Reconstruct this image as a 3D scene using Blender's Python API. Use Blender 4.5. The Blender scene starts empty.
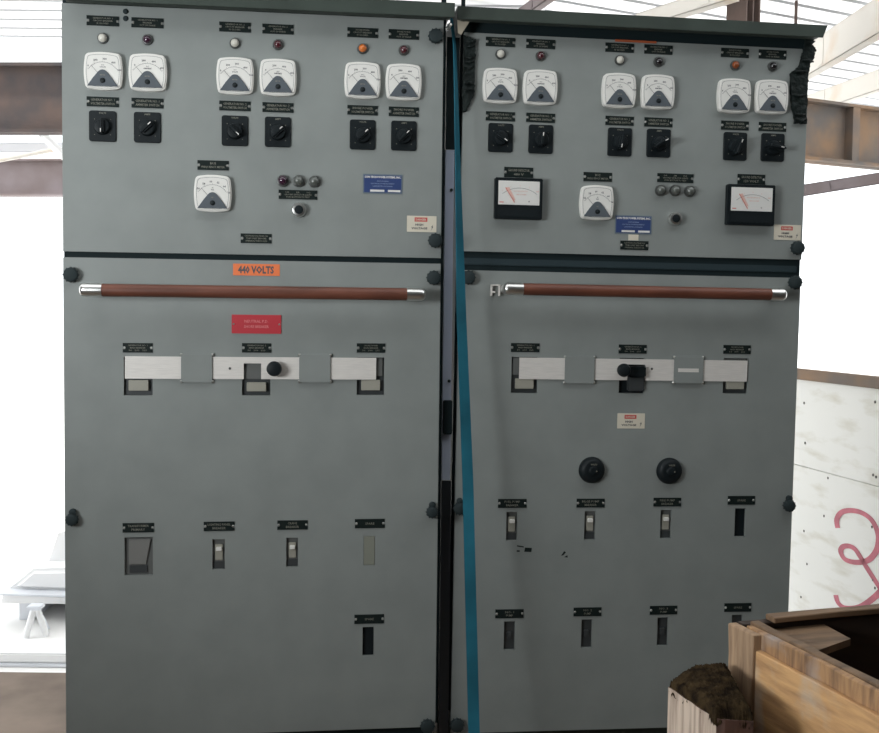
import bpy, bmesh, math, random
from mathutils import Vector, Matrix
random.seed(7)
PI = math.pi
C = bpy.context.scene.collection
sc = bpy.context.scene

# ------------------------------------------------------------------ poses
F, CX, CY = 1050.0, 439.5, 366.5
def rod(w):
    v = Vector(w); return Matrix.Rotation(v.length, 3, v.normalized())
R0, R1 = rod((0.05215, -0.120841, 0.008689)), rod((0.055209, -0.114462, 0.015868))
T0, T1 = Vector((0, 0, 2.64584)), Vector((0.95519, 0.00131, 2.80184))
FLOOR = 1.10                                     # height of the cabinet frame origin over the floor
SW = Matrix(((1,0,0),(0,0,1),(0,-1,0)))          # (u, v down, n) -> world x, y, z
def cam2world(p):
    q = SW @ (R0.transposed() @ (Vector(p) - T0)); return q + Vector((0.457, 0, FLOOR))
CAMP = cam2world((0,0,0))
def cdir(p): return SW @ (R0.transposed() @ Vector(p))
RIGHT, DOWN, FWD = cdir((1,0,0)), cdir((0,1,0)), cdir((0,0,1))
EYE = CAMP.z
LF = Vector((FWD.x, FWD.y, 0)).normalized(); LR = Vector((LF.y, -LF.x, 0))
def ray(px, py): return FWD + RIGHT*((px-CX)/F) + DOWN*((py-CY)/F)
def W(px, py, D):
    r = ray(px, py); return CAMP + r*(D/r.dot(LF))
def Wz(px, py, z):
    r = ray(px, py); return CAMP + r*((z-EYE)/r.z)
def LV(x, d, z): p = CAMP + LR*x + LF*d; return Vector((p.x, p.y, z))

# cabinet frames: local x right, y into the cabinet, z up; origin at floor, middle of the door plane
cab_mw = []
for R_, T_ in ((R0, T0), (R1, T1)):
    org = cam2world(T_ + R_ @ Vector((-0.457, FLOOR, 0)))
    ex, ev, en = (SW @ (R0.transposed() @ (R_ @ Vector(a))) for a in ((1,0,0),(0,1,0),(0,0,1)))
    m = Matrix((ex, en, -ev)).transposed().to_4x4()
    org.z = 0.0 if not cab_mw else org.z
    m.translation = org
    cab_mw.append(m)
def L(ci, px, py, y0=0.0):
    """point of the photo on the plane y=y0 of a cabinet -> local x, z"""
    inv = cab_mw[ci].inverted(); o = inv @ CAMP; d = inv.to_3x3() @ ray(px, py)
    t = (y0-o.y)/d.y; p = o + d*t; return p.x, p.z

# ------------------------------------------------------------------ materials
def mat(name, col, rough=0.6, metal=0.0, var=0.0, scale=20.0, bump=0.0, col2=None, coat=0.0, trans=0.0, emit=None, spec=0.5, stretch=None, detail=4.0, ramp=None):
    m = bpy.data.materials.new(name); m.use_nodes = True
    nt = m.node_tree; b = nt.nodes['Principled BSDF']
    b.inputs['Base Color'].default_value = (*col, 1); b.inputs['Roughness'].default_value = rough
    b.inputs['Metallic'].default_value = metal; b.inputs['Coat Weight'].default_value = coat
    b.inputs['Specular IOR Level'].default_value = spec
    b.inputs['Transmission Weight'].default_value = trans
    if var or bump or col2:
        tc = nt.nodes.new('ShaderNodeTexCoord'); mp = nt.nodes.new('ShaderNodeMapping')
        nt.links.new(tc.outputs['Object'], mp.inputs['Vector'])
        if stretch: mp.inputs['Scale'].default_value = stretch
        n = nt.nodes.new('ShaderNodeTexNoise'); n.inputs['Scale'].default_value = scale; n.inputs['Detail'].default_value = detail
        nt.links.new(mp.outputs['Vector'], n.inputs['Vector'])
        cr = nt.nodes.new('ShaderNodeValToRGB')
        c2 = col2 or tuple(c*(1-var) for c in col); c1 = col if col2 else tuple(min(1, c*(1+var)) for c in col)
        lo, hi = ramp or (0.35, 0.65)
        cr.color_ramp.elements[0].position = lo; cr.color_ramp.elements[1].position = hi
        cr.color_ramp.elements[0].color = (*c2, 1); cr.color_ramp.elements[1].color = (*c1, 1)
        nt.links.new(n.outputs['Fac'], cr.inputs['Fac']); nt.links.new(cr.outputs['Color'], b.inputs['Base Color'])
        if bump:
            bp = nt.nodes.new('ShaderNodeBump'); bp.inputs['Strength'].default_value = bump; bp.inputs['Distance'].default_value = 0.01
            nt.links.new(n.outputs['Fac'], bp.inputs['Height']); nt.links.new(bp.outputs['Normal'], b.inputs['Normal'])
    return m
M = {}
M['paint'] = mat('grey_enamel', (0.240,0.260,0.250), 0.5, var=0.05, scale=9, detail=8, spec=0.35)
M['paint_shaded'] = mat('shaded_grey_enamel', (0.040,0.052,0.044), 0.5, spec=0.25, var=0.12, scale=12)  # cabinet grey as seen in shadow, the shade put into the colour
M['frame'] = mat('dark_gasket_frame', (0.010,0.018,0.020), 0.7, spec=0.15)
M['frame_mid'] = mat('slate_blue_frame', (0.025,0.040,0.046), 0.6, spec=0.2)
M['black'] = mat('black_phenolic', (0.008,0.012,0.014), 0.5, spec=0.22)
M['rubber'] = mat('dark_rubber', (0.022,0.032,0.034), 0.7, spec=0.25)
M['plate'] = mat('engraved_black_laminate', (0.010,0.016,0.015), 0.5, spec=0.15)
M['engrave'] = mat('engraved_lettering', (0.20,0.20,0.165), 0.7)
M['screw'] = mat('zinc_screw', (0.55,0.55,0.52), 0.35, 0.9)
M['white'] = mat('white_meter_bezel', (0.74,0.73,0.69), 0.4)
M['face'] = mat('white_dial', (0.70,0.69,0.66), 0.5)
M['ink'] = mat('dial_ink', (0.09,0.09,0.10), 0.7)
M['redink'] = mat('red_dial_ink', (0.62,0.16,0.12), 0.7)
M['pinkink'] = mat('pale_red_dial_ink', (0.72,0.46,0.40), 0.7)
M['cover'] = mat('slate_meter_cover', (0.095,0.11,0.125), 0.5, spec=0.2)
M['chrome'] = mat('chrome', (0.74,0.74,0.72), 0.28, 1.0)
M['alum'] = mat('brushed_aluminium', (0.72,0.69,0.65), 0.5, 0.15, var=0.05, scale=30, stretch=(1,1,14))
M['bar'] = mat('brown_phenolic_tube', (0.13,0.042,0.024), 0.5, var=0.25, scale=14, stretch=(0.5,3,3))
M['orange'] = mat('orange_sticker', (0.80,0.19,0.06), 0.55)
M['red'] = mat('red_laminate', (0.52,0.035,0.05), 0.45)
M['redletter'] = mat('pale_red_engraving', (0.75,0.25,0.25), 0.6)
M['blue'] = mat('blue_plate', (0.03,0.055,0.165), 0.4)
M['palebl'] = mat('pale_blue_lettering', (0.22,0.28,0.42), 0.5)
M['bluerim'] = mat('grey_blue_rim', (0.13,0.17,0.21), 0.4)
M['cream'] = mat('cream_sticker', (0.66,0.61,0.50), 0.55)
M['dangerred'] = mat('danger_red', (0.55,0.08,0.07), 0.55)
M['lens_white'] = mat('white_lens', (0.62,0.60,0.53), 0.3, coat=0.5)
M['lens_red'] = mat('dark_red_lens', (0.07,0.012,0.018), 0.15, coat=0.8)
M['lens_purple'] = mat('purple_lens', (0.04,0.012,0.03), 0.15, coat=0.8)
M['lens_orange'] = mat('orange_lens', (0.60,0.15,0.02), 0.25, coat=0.6)
M['lens_amber'] = mat('amber_brown_lens', (0.25,0.06,0.015), 0.25, coat=0.6)
M['lens_black'] = mat('black_lens', (0.012,0.01,0.012), 0.12, coat=0.8)
M['lens_glass'] = mat('grey_glass_lens', (0.10,0.11,0.10), 0.12, coat=0.9)
M['lamp_ring'] = mat('lamp_ring', (0.12,0.125,0.12), 0.35, 0.7)
M['breaker'] = mat('breaker_moulding', (0.045,0.05,0.052), 0.4)
M['breaker_face'] = mat('grey_breaker_face', (0.12,0.125,0.12), 0.45)
M['toggle'] = mat('pale_toggle', (0.33,0.32,0.27), 0.5)
M['blank'] = mat('blanking_plate', (0.22,0.23,0.19), 0.5)
M['tape'] = mat('torn_black_tape', (0.008,0.013,0.012), 0.55, spec=0.2, bump=0.8, scale=60, var=0.3)
M['strap'] = mat('blue_strap_webbing', (0.014,0.115,0.165), 0.7, var=0.2, scale=8, spec=0.2)
M['gaplight'] = mat('gap_daylight_blue', (0.50,0.56,0.68), 0.45, 0.0)  # daylight reflected in the gap, put into the colour
M['gapdark'] = mat('gap_shade_gloss', (0.03,0.035,0.04), 0.3, 0.3)  # dark stretch of the gap, its shade put into the colour
M['creamtape'] = mat('beige_tape', (0.36,0.32,0.25), 0.7)
M['blockdark'] = mat('dark_light_block', (0.05,0.047,0.042), 0.8, var=0.2, scale=2)  # for the unseen panels that block light
M['rustdark'] = mat('dark_rusty_steel', (0.10,0.07,0.06), 0.85, col2=(0.055,0.048,0.05), scale=5, bump=0.3, detail=8)
M['rust'] = mat('rusty_steel', (0.26,0.165,0.10), 0.85, col2=(0.14,0.125,0.115), scale=5, bump=0.3, detail=8)
M['rustpale'] = mat('pale_weathered_steel', (0.20,0.165,0.17), 0.7, col2=(0.15,0.115,0.11), scale=3.5, detail=6)
M['purlin'] = mat('chalky_primed_steel', (0.62,0.59,0.54), 0.6, col2=(0.55,0.42,0.30), scale=4, detail=6, ramp=(0.25,0.5))
M['post'] = mat('brown_painted_steel', (0.08,0.05,0.04), 0.6, var=0.2, scale=7)
M['concrete'] = mat('dusty_concrete', (0.24,0.185,0.145), 0.9, col2=(0.12,0.09,0.07), scale=3.2, bump=0.3, detail=8)
M['sand'] = mat('pale_yard', (0.82,0.81,0.79), 0.9, var=0.04, scale=2)
M['shellwhite'] = mat('white_gelcoat', (0.82,0.82,0.82), 0.4)
M['shellgrey'] = mat('pale_grey_trim', (0.68,0.70,0.74), 0.5)
M['ply'] = mat('whitewashed_plywood', (0.80,0.79,0.75), 0.7, col2=(0.62,0.59,0.51), scale=5, stretch=(1,1,3.5), detail=8, ramp=(0.28,0.48))
M['graffiti'] = mat('red_spray_paint', (0.50,0.13,0.17), 0.6, var=0.2, scale=14)
M['nail'] = mat('dark_nail_spot', (0.10,0.09,0.08), 0.7)
M['orange_strip'] = mat('orange_red_edging', (0.40,0.09,0.03), 0.6)
# woods
def wood(name, c1, c2, scale, stretch, bump=0.25, third=None):
    m = mat(name, c1, 0.75, col2=c2, scale=scale, stretch=stretch, bump=bump, detail=10, ramp=(0.32,0.6))
    if third:
        nt = m.node_tree; b = nt.nodes['Principled BSDF']
        src = b.inputs['Base Color'].links[0].from_socket
        tc = nt.nodes.new('ShaderNodeTexCoord'); n = nt.nodes.new('ShaderNodeTexNoise'); n.inputs['Scale'].default_value = 9; n.inputs['Detail'].default_value = 6
        nt.links.new(tc.outputs['Object'], n.inputs['Vector'])
        cr = nt.nodes.new('ShaderNodeValToRGB'); cr.color_ramp.elements[0].position = 0.52; cr.color_ramp.elements[1].position = 0.68
        mx = nt.nodes.new('ShaderNodeMix'); mx.data_type = 'RGBA'; mx.inputs[7].default_value = (*third, 1)
        nt.links.new(n.outputs['Fac'], cr.inputs['Fac']); nt.links.new(cr.outputs['Color'], mx.inputs[0]); nt.links.new(src, mx.inputs[6])
        nt.links.new(mx.outputs[2], b.inputs['Base Color'])
    return m
M['crateply'] = wood('weathered_crate_plywood', (0.62,0.36,0.16), (0.40,0.22,0.10), 9, (1,1.0,7), third=(0.50,0.40,0.30))
M['cratebatten'] = wood('stained_batten', (0.40,0.23,0.11), (0.16,0.09,0.05), 12, (4,6,0.8), third=(0.33,0.28,0.25))
M['crateshade'] = wood('shaded_crate_inside', (0.035,0.02,0.013), (0.018,0.010,0.007), 6, (1,1,5))  # crate interior, its shade put into the wood colour
M['cratetop'] = wood('crate_rim_wood', (0.20,0.12,0.065), (0.09,0.055,0.03), 8, (1,6,1))
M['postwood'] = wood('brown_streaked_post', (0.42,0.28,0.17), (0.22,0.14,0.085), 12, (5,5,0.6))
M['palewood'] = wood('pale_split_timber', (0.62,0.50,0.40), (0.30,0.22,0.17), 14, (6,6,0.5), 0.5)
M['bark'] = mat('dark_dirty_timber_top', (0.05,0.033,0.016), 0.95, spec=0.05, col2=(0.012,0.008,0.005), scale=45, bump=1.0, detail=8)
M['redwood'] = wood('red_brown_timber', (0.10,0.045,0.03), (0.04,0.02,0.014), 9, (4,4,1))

def roof_mat():
    m = bpy.data.materials.new('translucent_roof_sheet'); m.use_nodes = True
    nt = m.node_tree; nt.nodes.clear()
    o = nt.nodes.new('ShaderNodeOutputMaterial'); mx = nt.nodes.new('ShaderNodeMixShader')
    d = nt.nodes.new('ShaderNodeBsdfDiffuse'); t = nt.nodes.new('ShaderNodeBsdfTranslucent')
    d.inputs['Color'].default_value = (0.8,0.8,0.8,1); t.inputs['Color'].default_value = (0.80,0.80,0.80,1)
    mx.inputs[0].default_value = 0.55
    nt.links.new(d.outputs[0], mx.inputs[1]); nt.links.new(t.outputs[0], mx.inputs[2]); nt.links.new(mx.outputs[0], o.inputs['Surface'])
    return m
M['roof'] = roof_mat()
M['roofseam'] = mat('white_seam_strip', (0.55,0.56,0.58), 0.6)

# ------------------------------------------------------------------ mesh builder
_txt = {}
def text_geo(s, bold=0.0):
    k = (s, bold)
    if k not in _txt:
        fc = bpy.data.curves.new('lettering', 'FONT'); fc.body = s; fc.size = 1.0; fc.resolution_u = 1; fc.offset = bold
        fc.align_x = 'CENTER'; fc.align_y = 'CENTER'
        o = bpy.data.objects.new('lettering', fc); C.objects.link(o)
        dg = bpy.context.evaluated_depsgraph_get(); me = bpy.data.meshes.new_from_object(o.evaluated_get(dg))
        vs = [tuple(v.co) for v in me.vertices]; fs = [tuple(p.vertices) for p in me.polygons]
        if vs:
            x0 = min(v[0] for v in vs); x1 = max(v[0] for v in vs); y0 = min(v[1] for v in vs); y1 = max(v[1] for v in vs)
            vs = [((v[0]-(x0+x1)/2), (v[1]-(y0+y1)/2)) for v in vs]
            _txt[k] = (vs, fs, x1-x0, y1-y0)
        bpy.data.objects.remove(o); bpy.data.meshes.remove(me); bpy.data.curves.remove(fc)
    return _txt[k]
class MB:
    def __init__(s): s.bm = bmesh.new(); s.mats = []
    def mi(s, m):
        m = M[m] if isinstance(m, str) else m
        if m not in s.mats: s.mats.append(m)
        return s.mats.index(m)
    def geo(s, vs, fs, m):
        k = s.mi(m); bv = [s.bm.verts.new(v) for v in vs]
        for f in fs:
            try: nf = s.bm.faces.new([bv[i] for i in f]); nf.material_index = k
            except ValueError: pass
        return s
    def merge(s, b, m, mw=None):
        k = s.mi(m)
        if mw is not None: b.transform(mw)
        idx = {}
        for v in b.verts: idx[v] = s.bm.verts.new(v.co)
        for f in b.faces:
            try: nf = s.bm.faces.new([idx[v] for v in f.verts]); nf.material_index = k
            except ValueError: pass
        b.free(); return s
    def box(s, x0, x1, y0, y1, z0, z1, m, bev=0.0, seg=2):
        b = bmesh.new(); bmesh.ops.create_cube(b, size=1)
        b.transform(Matrix.Translation(((x0+x1)/2, (y0+y1)/2, (z0+z1)/2)) @ Matrix.Diagonal((x1-x0, y1-y0, z1-z0, 1)))
        if bev: bmesh.ops.bevel(b, geom=b.edges[:], offset=bev, segments=seg, affect='EDGES')
        return s.merge(b, m)
    def prism(s, pts, y0, y1, m, bev=0.0):
        """outline in xz (counter-clockwise seen from -y), extruded between y0 (front) and y1"""
        b = bmesh.new(); vs = [b.verts.new((p[0], y0, p[1])) for p in pts]
        f = b.faces.new(vs); r = bmesh.ops.extrude_face_region(b, geom=[f])
        for g in r['geom']:
            if isinstance(g, bmesh.types.BMVert): g.co.y = y1
        bmesh.ops.recalc_face_normals(b, faces=b.faces[:])
        if bev:
            es = [e for e in b.edges if abs(e.verts[0].co.y-y0) < 1e-9 and abs(e.verts[1].co.y-y0) < 1e-9]
            bmesh.ops.bevel(b, geom=es, offset=bev, segments=3, affect='EDGES')
        return s.merge(b, m)
    def lathe(s, prof, m, seg=28, x=0, z=0):
        """prof: list of (r, y) from front centre backwards, about the y axis"""
        vs = []; fs = []
        for r, y in prof:
            for i in range(seg):
                a = 2*PI*i/seg; vs.append((x+r*math.cos(a), y, z+r*math.sin(a)))
        for j in range(len(prof)-1):
            for i in range(seg):
                a, b_ = j*seg+i, j*seg+(i+1) % seg
                fs.append((a, a+seg, b_+seg, b_))
        b = bmesh.new(); bv = [b.verts.new(v) for v in vs]
        for f in fs: b.faces.new([bv[i] for i in f])
        b.faces.new([bv[i] for i in range(seg)]); b.faces.new([bv[len(vs)-1-i] for i in range(seg)])
        bmesh.ops.remove_doubles(b, verts=b.verts[:], dist=1e-6); bmesh.ops.recalc_face_normals(b, faces=b.faces[:])
        return s.merge(b, m)
    def tube(s, path, r, m, seg=16):
        b = bmesh.new(); rings = []; P = [Vector(p) for p in path]
        for i, p in enumerate(P):
            t = (P[min(i+1, len(P)-1)] - P[max(i-1, 0)]).normalized()
            a = t.orthogonal().normalized() if i == 0 else (rings_n - t*rings_n.dot(t)).normalized()
            rings_n = a; c = t.cross(a); rr = r[i] if isinstance(r, (list, tuple)) else r
            rings.append([b.verts.new(p + (a*math.cos(2*PI*k/seg) + c*math.sin(2*PI*k/seg))*rr) for k in range(seg)])
        for i in range(len(P)-1):
            for k in range(seg): b.faces.new((rings[i][k], rings[i][(k+1) % seg], rings[i+1][(k+1) % seg], rings[i+1][k]))
        b.faces.new(rings[0][::-1]); b.faces.new(rings[-1]); bmesh.ops.recalc_face_normals(b, faces=b.faces[:])
        return s.merge(b, m)
    def text(s, t, x, z, h, y, m, width=None, bold=0.0):
        """lettering of cap height h, centred at x, z on the plane y"""
        vs, fs, w, hh = text_geo(t, bold)
        k = h/hh; kx = width/w if width else k
        return s.geo([(x+v[0]*kx, y, z+v[1]*k) for v in vs], fs, m)
    def arc(s, cx, cz, r0, r1, a0, a1, y, m, n=20):
        vs = []; fs = []
        for i in range(n+1):
            a = math.radians(a0+(a1-a0)*i/n)
            vs += [(cx+r0*math.cos(a), y, cz+r0*math.sin(a)), (cx+r1*math.cos(a), y, cz+r1*math.sin(a))]
        for i in range(n): fs.append((2*i, 2*i+1, 2*i+3, 2*i+2))
        return s.geo(vs, fs, m)
    def line(s, x0, z0, x1, z1, w, y, m):
        d = Vector((x1-x0, z1-z0)).normalized(); n = Vector((-d.y, d.x))*w/2
        return s.geo([(x0+n.x, y, z0+n.y), (x0-n.x, y, z0-n.y), (x1-n.x, y, z1-n.y), (x1+n.x, y, z1+n.y)], [(0,1,2,3)], m)
    def build(s, name, parent=None, loc=(0,0,0), angle=0.7, label=None, rot=None):
        me = bpy.data.meshes.new(name); s.bm.to_mesh(me); s.bm.free()
        for m in s.mats: me.materials.append(m)
        for p in me.polygons: p.use_smooth = True
        me.set_sharp_from_angle(angle=angle)
        o = bpy.data.objects.new(name, me); C.objects.link(o); o.parent = parent; o.location = loc
        if rot: o.rotation_euler = rot
        if label: o['label'] = label
        return o
def tag(o, label=None, cat=None, group=None, kind=None):
    for k, v in (('label', label), ('category', cat), ('group', group), ('kind', kind)):
        if v: o[k] = v
    return o
def empty(name, loc=(0,0,0), rz=0.0):
    o = bpy.data.objects.new(name, None); C.objects.link(o); o.location = loc; o.rotation_euler = (0,0,rz); o.empty_display_size = 0.1; return o
def copy_tree(o, parent=None, loc=None):
    c = o.copy(); C.objects.link(c); c.parent = parent
    if loc: c.location = loc
    for ch in [x for x in bpy.data.objects if x.parent == o]: copy_tree(ch, c)
    return c
def rrect(w, h, r, n=5):
    pts = []
    for cx, cz, a0 in ((w/2-r, h/2-r, 0), (-w/2+r, h/2-r, 90), (-w/2+r, -h/2+r, 180), (w/2-r, -h/2+r, 270)):
        for i in range(n+1):
            a = math.radians(a0+90*i/n); pts.append((cx+r*math.cos(a), cz+r*math.sin(a)))
    return pts
def bulged(w, h, bulge, r, n=8):
    """rounded square whose four sides bow outwards"""
    pts = []
    for x, z in rrect(w, h, r, 4):
        pts.append((x, z))
    out = []
    for i in range(len(pts)):
        a, b = Vector(pts[i]), Vector(pts[(i+1) % len(pts)])
        seg = 10 if (b-a).length > r*1.2 else 1
        for k in range(seg): out.append(a.lerp(b, k/seg))
    res = []
    for p in out:
        fx, fz = p.x/(w/2), p.y/(h/2)
        res.append((p.x + bulge*math.copysign(max(0, 1-fz*fz), p.x)*(abs(fx)**3), p.y + bulge*math.copysign(max(0, 1-fx*fx), p.y)*(abs(fz)**3)))
    return res

# ------------------------------------------------------------------ cabinet components
def door(name, parent, x0, x1, z0, z1, holes, th=0.02):
    """flat door leaf with rectangular openings (x0,x1,z0,z1) cut through it"""
    xs = sorted({x0, x1} | {h[i] for h in holes for i in (0, 1)}); zs = sorted({z0, z1} | {h[i] for h in holes for i in (2, 3)})
    b = bmesh.new(); g = {}
    V = lambda i, j: g.setdefault((i, j), None) or g.__setitem__((i, j), b.verts.new((xs[i], 0, zs[j]))) or g[(i, j)]
    for i in range(len(xs)-1):
        for j in range(len(zs)-1):
            mx, mz = (xs[i]+xs[i+1])/2, (zs[j]+zs[j+1])/2
            if any(h[0] < mx < h[1] and h[2] < mz < h[3] for h in holes): continue
            b.faces.new((V(i, j), V(i+1, j), V(i+1, j+1), V(i, j+1)))
    r = bmesh.ops.extrude_face_region(b, geom=b.faces[:])
    for q in r['geom']:
        if isinstance(q, bmesh.types.BMVert): q.co.y = th
    bmesh.ops.recalc_face_normals(b, faces=b.faces[:])
    mb = MB(); mb.merge(b, 'paint'); return mb.build(name, parent, angle=0.5)

def nameplate(parent, x, z, lines, w=0.075, h=0.0232, y=0.0, label=None, screws=True):
    mb = MB(); n = 0.0035
    pts = [(w/2, -h/2), (w/2, -n), (w/2-0.006, -n), (w/2-0.006, n), (w/2, n), (w/2, h/2), (-w/2, h/2), (-w/2, n), (-w/2+0.006, n), (-w/2+0.006, -n), (-w/2, -n), (-w/2, -h/2)]
    mb.prism(pts if screws else [(w/2,-h/2),(w/2,h/2),(-w/2,h/2),(-w/2,-h/2)], -0.0020, 0.0, 'plate')
    k = len(lines); lh = h*0.78/max(k, 2)
    for i, t in enumerate(lines):
        mb.text(t, 0, lh*k/2-lh*(i+0.5), lh*0.62, -0.0023, 'engrave', width=min(w*0.74, lh*0.62*0.82*len(t)), bold=0.01)
    o = mb.build('nameplate', parent, (x, y, z), label=label)
    if screws:
        sb = MB()
        for sx in (-1, 1): sb.lathe([(0.0018,-0.0028),(0.0028,-0.0018),(0.0028,0)], 'screw', 10, sx*(w/2-0.004))
        sb.build('screws', o)
    return o

def meter_proto(volt, nums, unit):
    mb = MB(); w = 0.080
    mb.prism(bulged(w, w, 0.0045, 0.006), -0.016, 0, 'white', bev=0.003)
    o = mb.build('panel_meter', None)
    d = MB(); y = -0.0163
    ring = bulged(w*0.86, w*0.86, 0.004, 0.005); ring2 = bulged(w*0.845, w*0.845, 0.004, 0.005)
    n = len(ring); d.geo([(p[0], y, p[1]) for p in ring]+[(p[0], y, p[1]) for p in ring2], [(i, (i+1) % n, n+(i+1) % n, n+i) for i in range(n)], 'cover')
    d.arc(0, -0.020, 0.0400, 0.0406, 35, 145, y, 'ink', 24)
    for i in range(21):
        a = math.radians(35+110*i/20); r1 = 0.0435 if i % 5 == 0 else 0.0418
        d.line(0.0404*math.cos(a), -0.020+0.0404*math.sin(a), r1*math.cos(a), -0.020+r1*math.sin(a), 0.0005, y, 'ink')
    m = len(nums)
    for i, t in enumerate(nums):
        a = math.radians(140-112*(i)/(m-1)) if m > 4 else math.radians(132-92*i/(m-1))
        d.text(t, 0.0465*math.cos(a)*0.95, -0.020+0.0480*math.sin(a), 0.0052, y, 'ink', bold=0.03)
    d.text(unit, 0.0, 0.0085, 0.0036, y, 'ink', bold=0.03); d.text('A-C' if unit != 'HZ' else '60', 0, 0.0135, 0.0030, y, 'ink', bold=0.03)
    d.build('dial_markings', o)
    nb = MB(); nb.prism([(-0.0005,-0.0185),(0.0003,-0.0177),(-0.0262,0.0118),(-0.0266,0.0114)][::-1], -0.0172, -0.0168, 'ink'); nb.build('needle', o)
    cv = MB(); pts = [(-0.0355,-0.0365),(0.0355,-0.0365),(0.022,-0.0170)]
    pts += [(0.0105, -0.0030), (0.0070, 0.0002), (0.0035, 0.0018), (0, 0.0023), (-0.0035, 0.0018), (-0.0070, 0.0002), (-0.0105, -0.0030), (-0.022,-0.0170)]
    cv.prism(pts, -0.0190, -0.0160, 'cover', bev=0.0003); cv.text(unit if unit == 'HZ' else 'METER', 0, -0.0105, 0.0030, -0.0193, 'engrave', bold=0.03)
    cv.build('meter_cover', o)
    s = MB(); s.lathe([(0.0045,-0.0215),(0.006,-0.0205),(0.0064,-0.018)], 'black', 20, 0, -0.0235); s.line(-0.003,-0.0235,0.003,-0.0235,0.001,-0.0217,'rubber'); s.build('zero_screw', o)
    return o
def lamp(parent, x, z, lens, r=0.0115, label=None):
    mb = MB(); mb.lathe([(r*0.80,-0.007),(r*1.02,-0.0065),(r*1.12,-0.004),(r*1.15,0)], 'lamp_ring', 28)
    o = mb.build('indicator_lamp', parent, (x, 0, z), label=label)
    lb = MB(); R = r*0.86; lb.lathe([(0.0001,-0.0155),(R*0.35,-0.0150),(R*0.65,-0.0135),(R*0.88,-0.0105),(R,-0.0065)], lens, 28); lb.build('lamp_lens', o)
    return o
def selector(parent, x, z, word, ang, handle=False, w=0.0635, h=0.073):
    mb = MB(); mb.prism(rrect(w, h, 0.006), -0.0045, 0, 'black', bev=0.0015)
    mb.text(word, 0, h/2-0.0055, 0.0042, -0.0048, 'engrave', bold=0.02)
    for k in range(4):
        a = math.radians(45+90*k); mb.lathe([(0.0008,-0.0052),(0.0012,-0.0046)], 'engrave', 6, 0.026*math.cos(a), 0.026*math.sin(a)-0.002)
    o = mb.build('selector_switch', parent, (x, 0, z))
    kb = MB(); kb.lathe([(0.012,-0.019),(0.0165,-0.018),(0.018,-0.014),(0.0195,-0.004)], 'black', 28)
    b = bmesh.new(); bmesh.ops.create_cube(b, size=1); d = 0.040 if handle else 0.030
    b.transform(Matrix.Translation((0, -d/2, 0)) @ Matrix.Diagonal((0.012, d, 0.036 if not handle else 0.046, 1)))
    bmesh.ops.bevel(b, geom=b.edges[:], offset=0.004, segments=3, affect='EDGES'); kb.merge(b, 'black')
    kb.box(-0.0011, 0.0011, -d-0.0006, -d+0.002, 0.007, 0.0155, 'face')
    kb.build('switch_knob', o, (0, 0, -0.002), rot=(0, math.radians(ang), 0))
    return o
def latch(parent, x, z, wing=False, r=0.0175):
    mb = MB(); b = 12
    mb.lathe([(r*0.72,-0.022),(r*0.92,-0.020),(r,-0.015),(r*0.98,-0.007),(r*0.7,-0.003),(r*0.7,0.0)], 'rubber', 26)
    for k in range(b):
        a = 2*PI*k/b; mb.lathe([(0.0016,-0.017),(0.0016,-0.006)], 'rubber', 6, r*math.cos(a), r*math.sin(a))
    if wing: mb.lathe([(0.005,-0.014),(0.0085,-0.012),(0.0085,-0.004),(0.005,0.0)], 'rubber', 14, 0.001, r+0.003)
    return mb.build('latch_knob', parent, (x, 0, z))

def maker_plate(parent, x, z, w=0.098, h=0.048):
    mb = MB(); mb.prism(rrect(w, h, 0.002), -0.0015, 0, 'bluerim'); mb.box(-w/2+0.003, w/2-0.003, -0.0018, -0.001, -h/2+0.003, h/2-0.010, 'blue')
    mb.box(-w/2+0.003, w/2-0.003, -0.0019, -0.001, h/2-0.013, h/2-0.003, 'blue')
    mb.text('CON TECH POWER SYSTEMS, INC.', 0, h/2-0.008, 0.0068, -0.0022, 'face', width=w*0.92, bold=0.05)
    for i, (t, ww) in enumerate((('SWITCHGEAR', .3), ('ELECTRICAL POWER EQUIPMENT', .6), ('LAFAYETTE LOUISIANA', .5))):
        mb.text(t, 0, h/2-0.0175-0.0062*i, 0.0030, -0.0022, 'palebl', width=w*ww, bold=0.03)
    for x0, x1 in ((-0.031, 0.004), (0.013, 0.044)): mb.box(x0, x1, -0.0023, -0.001, -h/2+0.0045, -h/2+0.0095, 'face')
    return mb.build('maker_plate', parent, (x, 0, z), label='blue maker plate with white lettering')
def danger(parent, x, z, w=0.074, h=0.040):
    mb = MB(); mb.prism(rrect(w, h, 0.001), -0.0012, 0, 'cream')
    mb.box(-0.018, 0.014, -0.0015, -0.0008, h*0.14, h*0.40, 'dangerred'); mb.text('DANGER', -0.002, h*0.27, 0.0055, -0.0018, 'cream', width=0.026, bold=0.02)
    mb.text('HIGH', -0.006, -h*0.05, 0.0055, -0.0016, 'ink', width=0.020, bold=0.04); mb.text('VOLTAGE', -0.006, -h*0.27, 0.0055, -0.0016, 'ink', width=0.040, bold=0.04)
    bx = 0.026; mb.geo([(bx+a, -0.0016, b_) for a, b_ in ((0.003,-0.001),(-0.003,-0.008),(0.0,-0.008),(-0.003,-0.017),(0.003,-0.006),(0.0005,-0.006))], [(0,1,2,5),(2,3,4,5)], 'ink')
    return mb.build('danger_label', parent, (x, 0, z), label='cream danger high voltage label')
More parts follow.
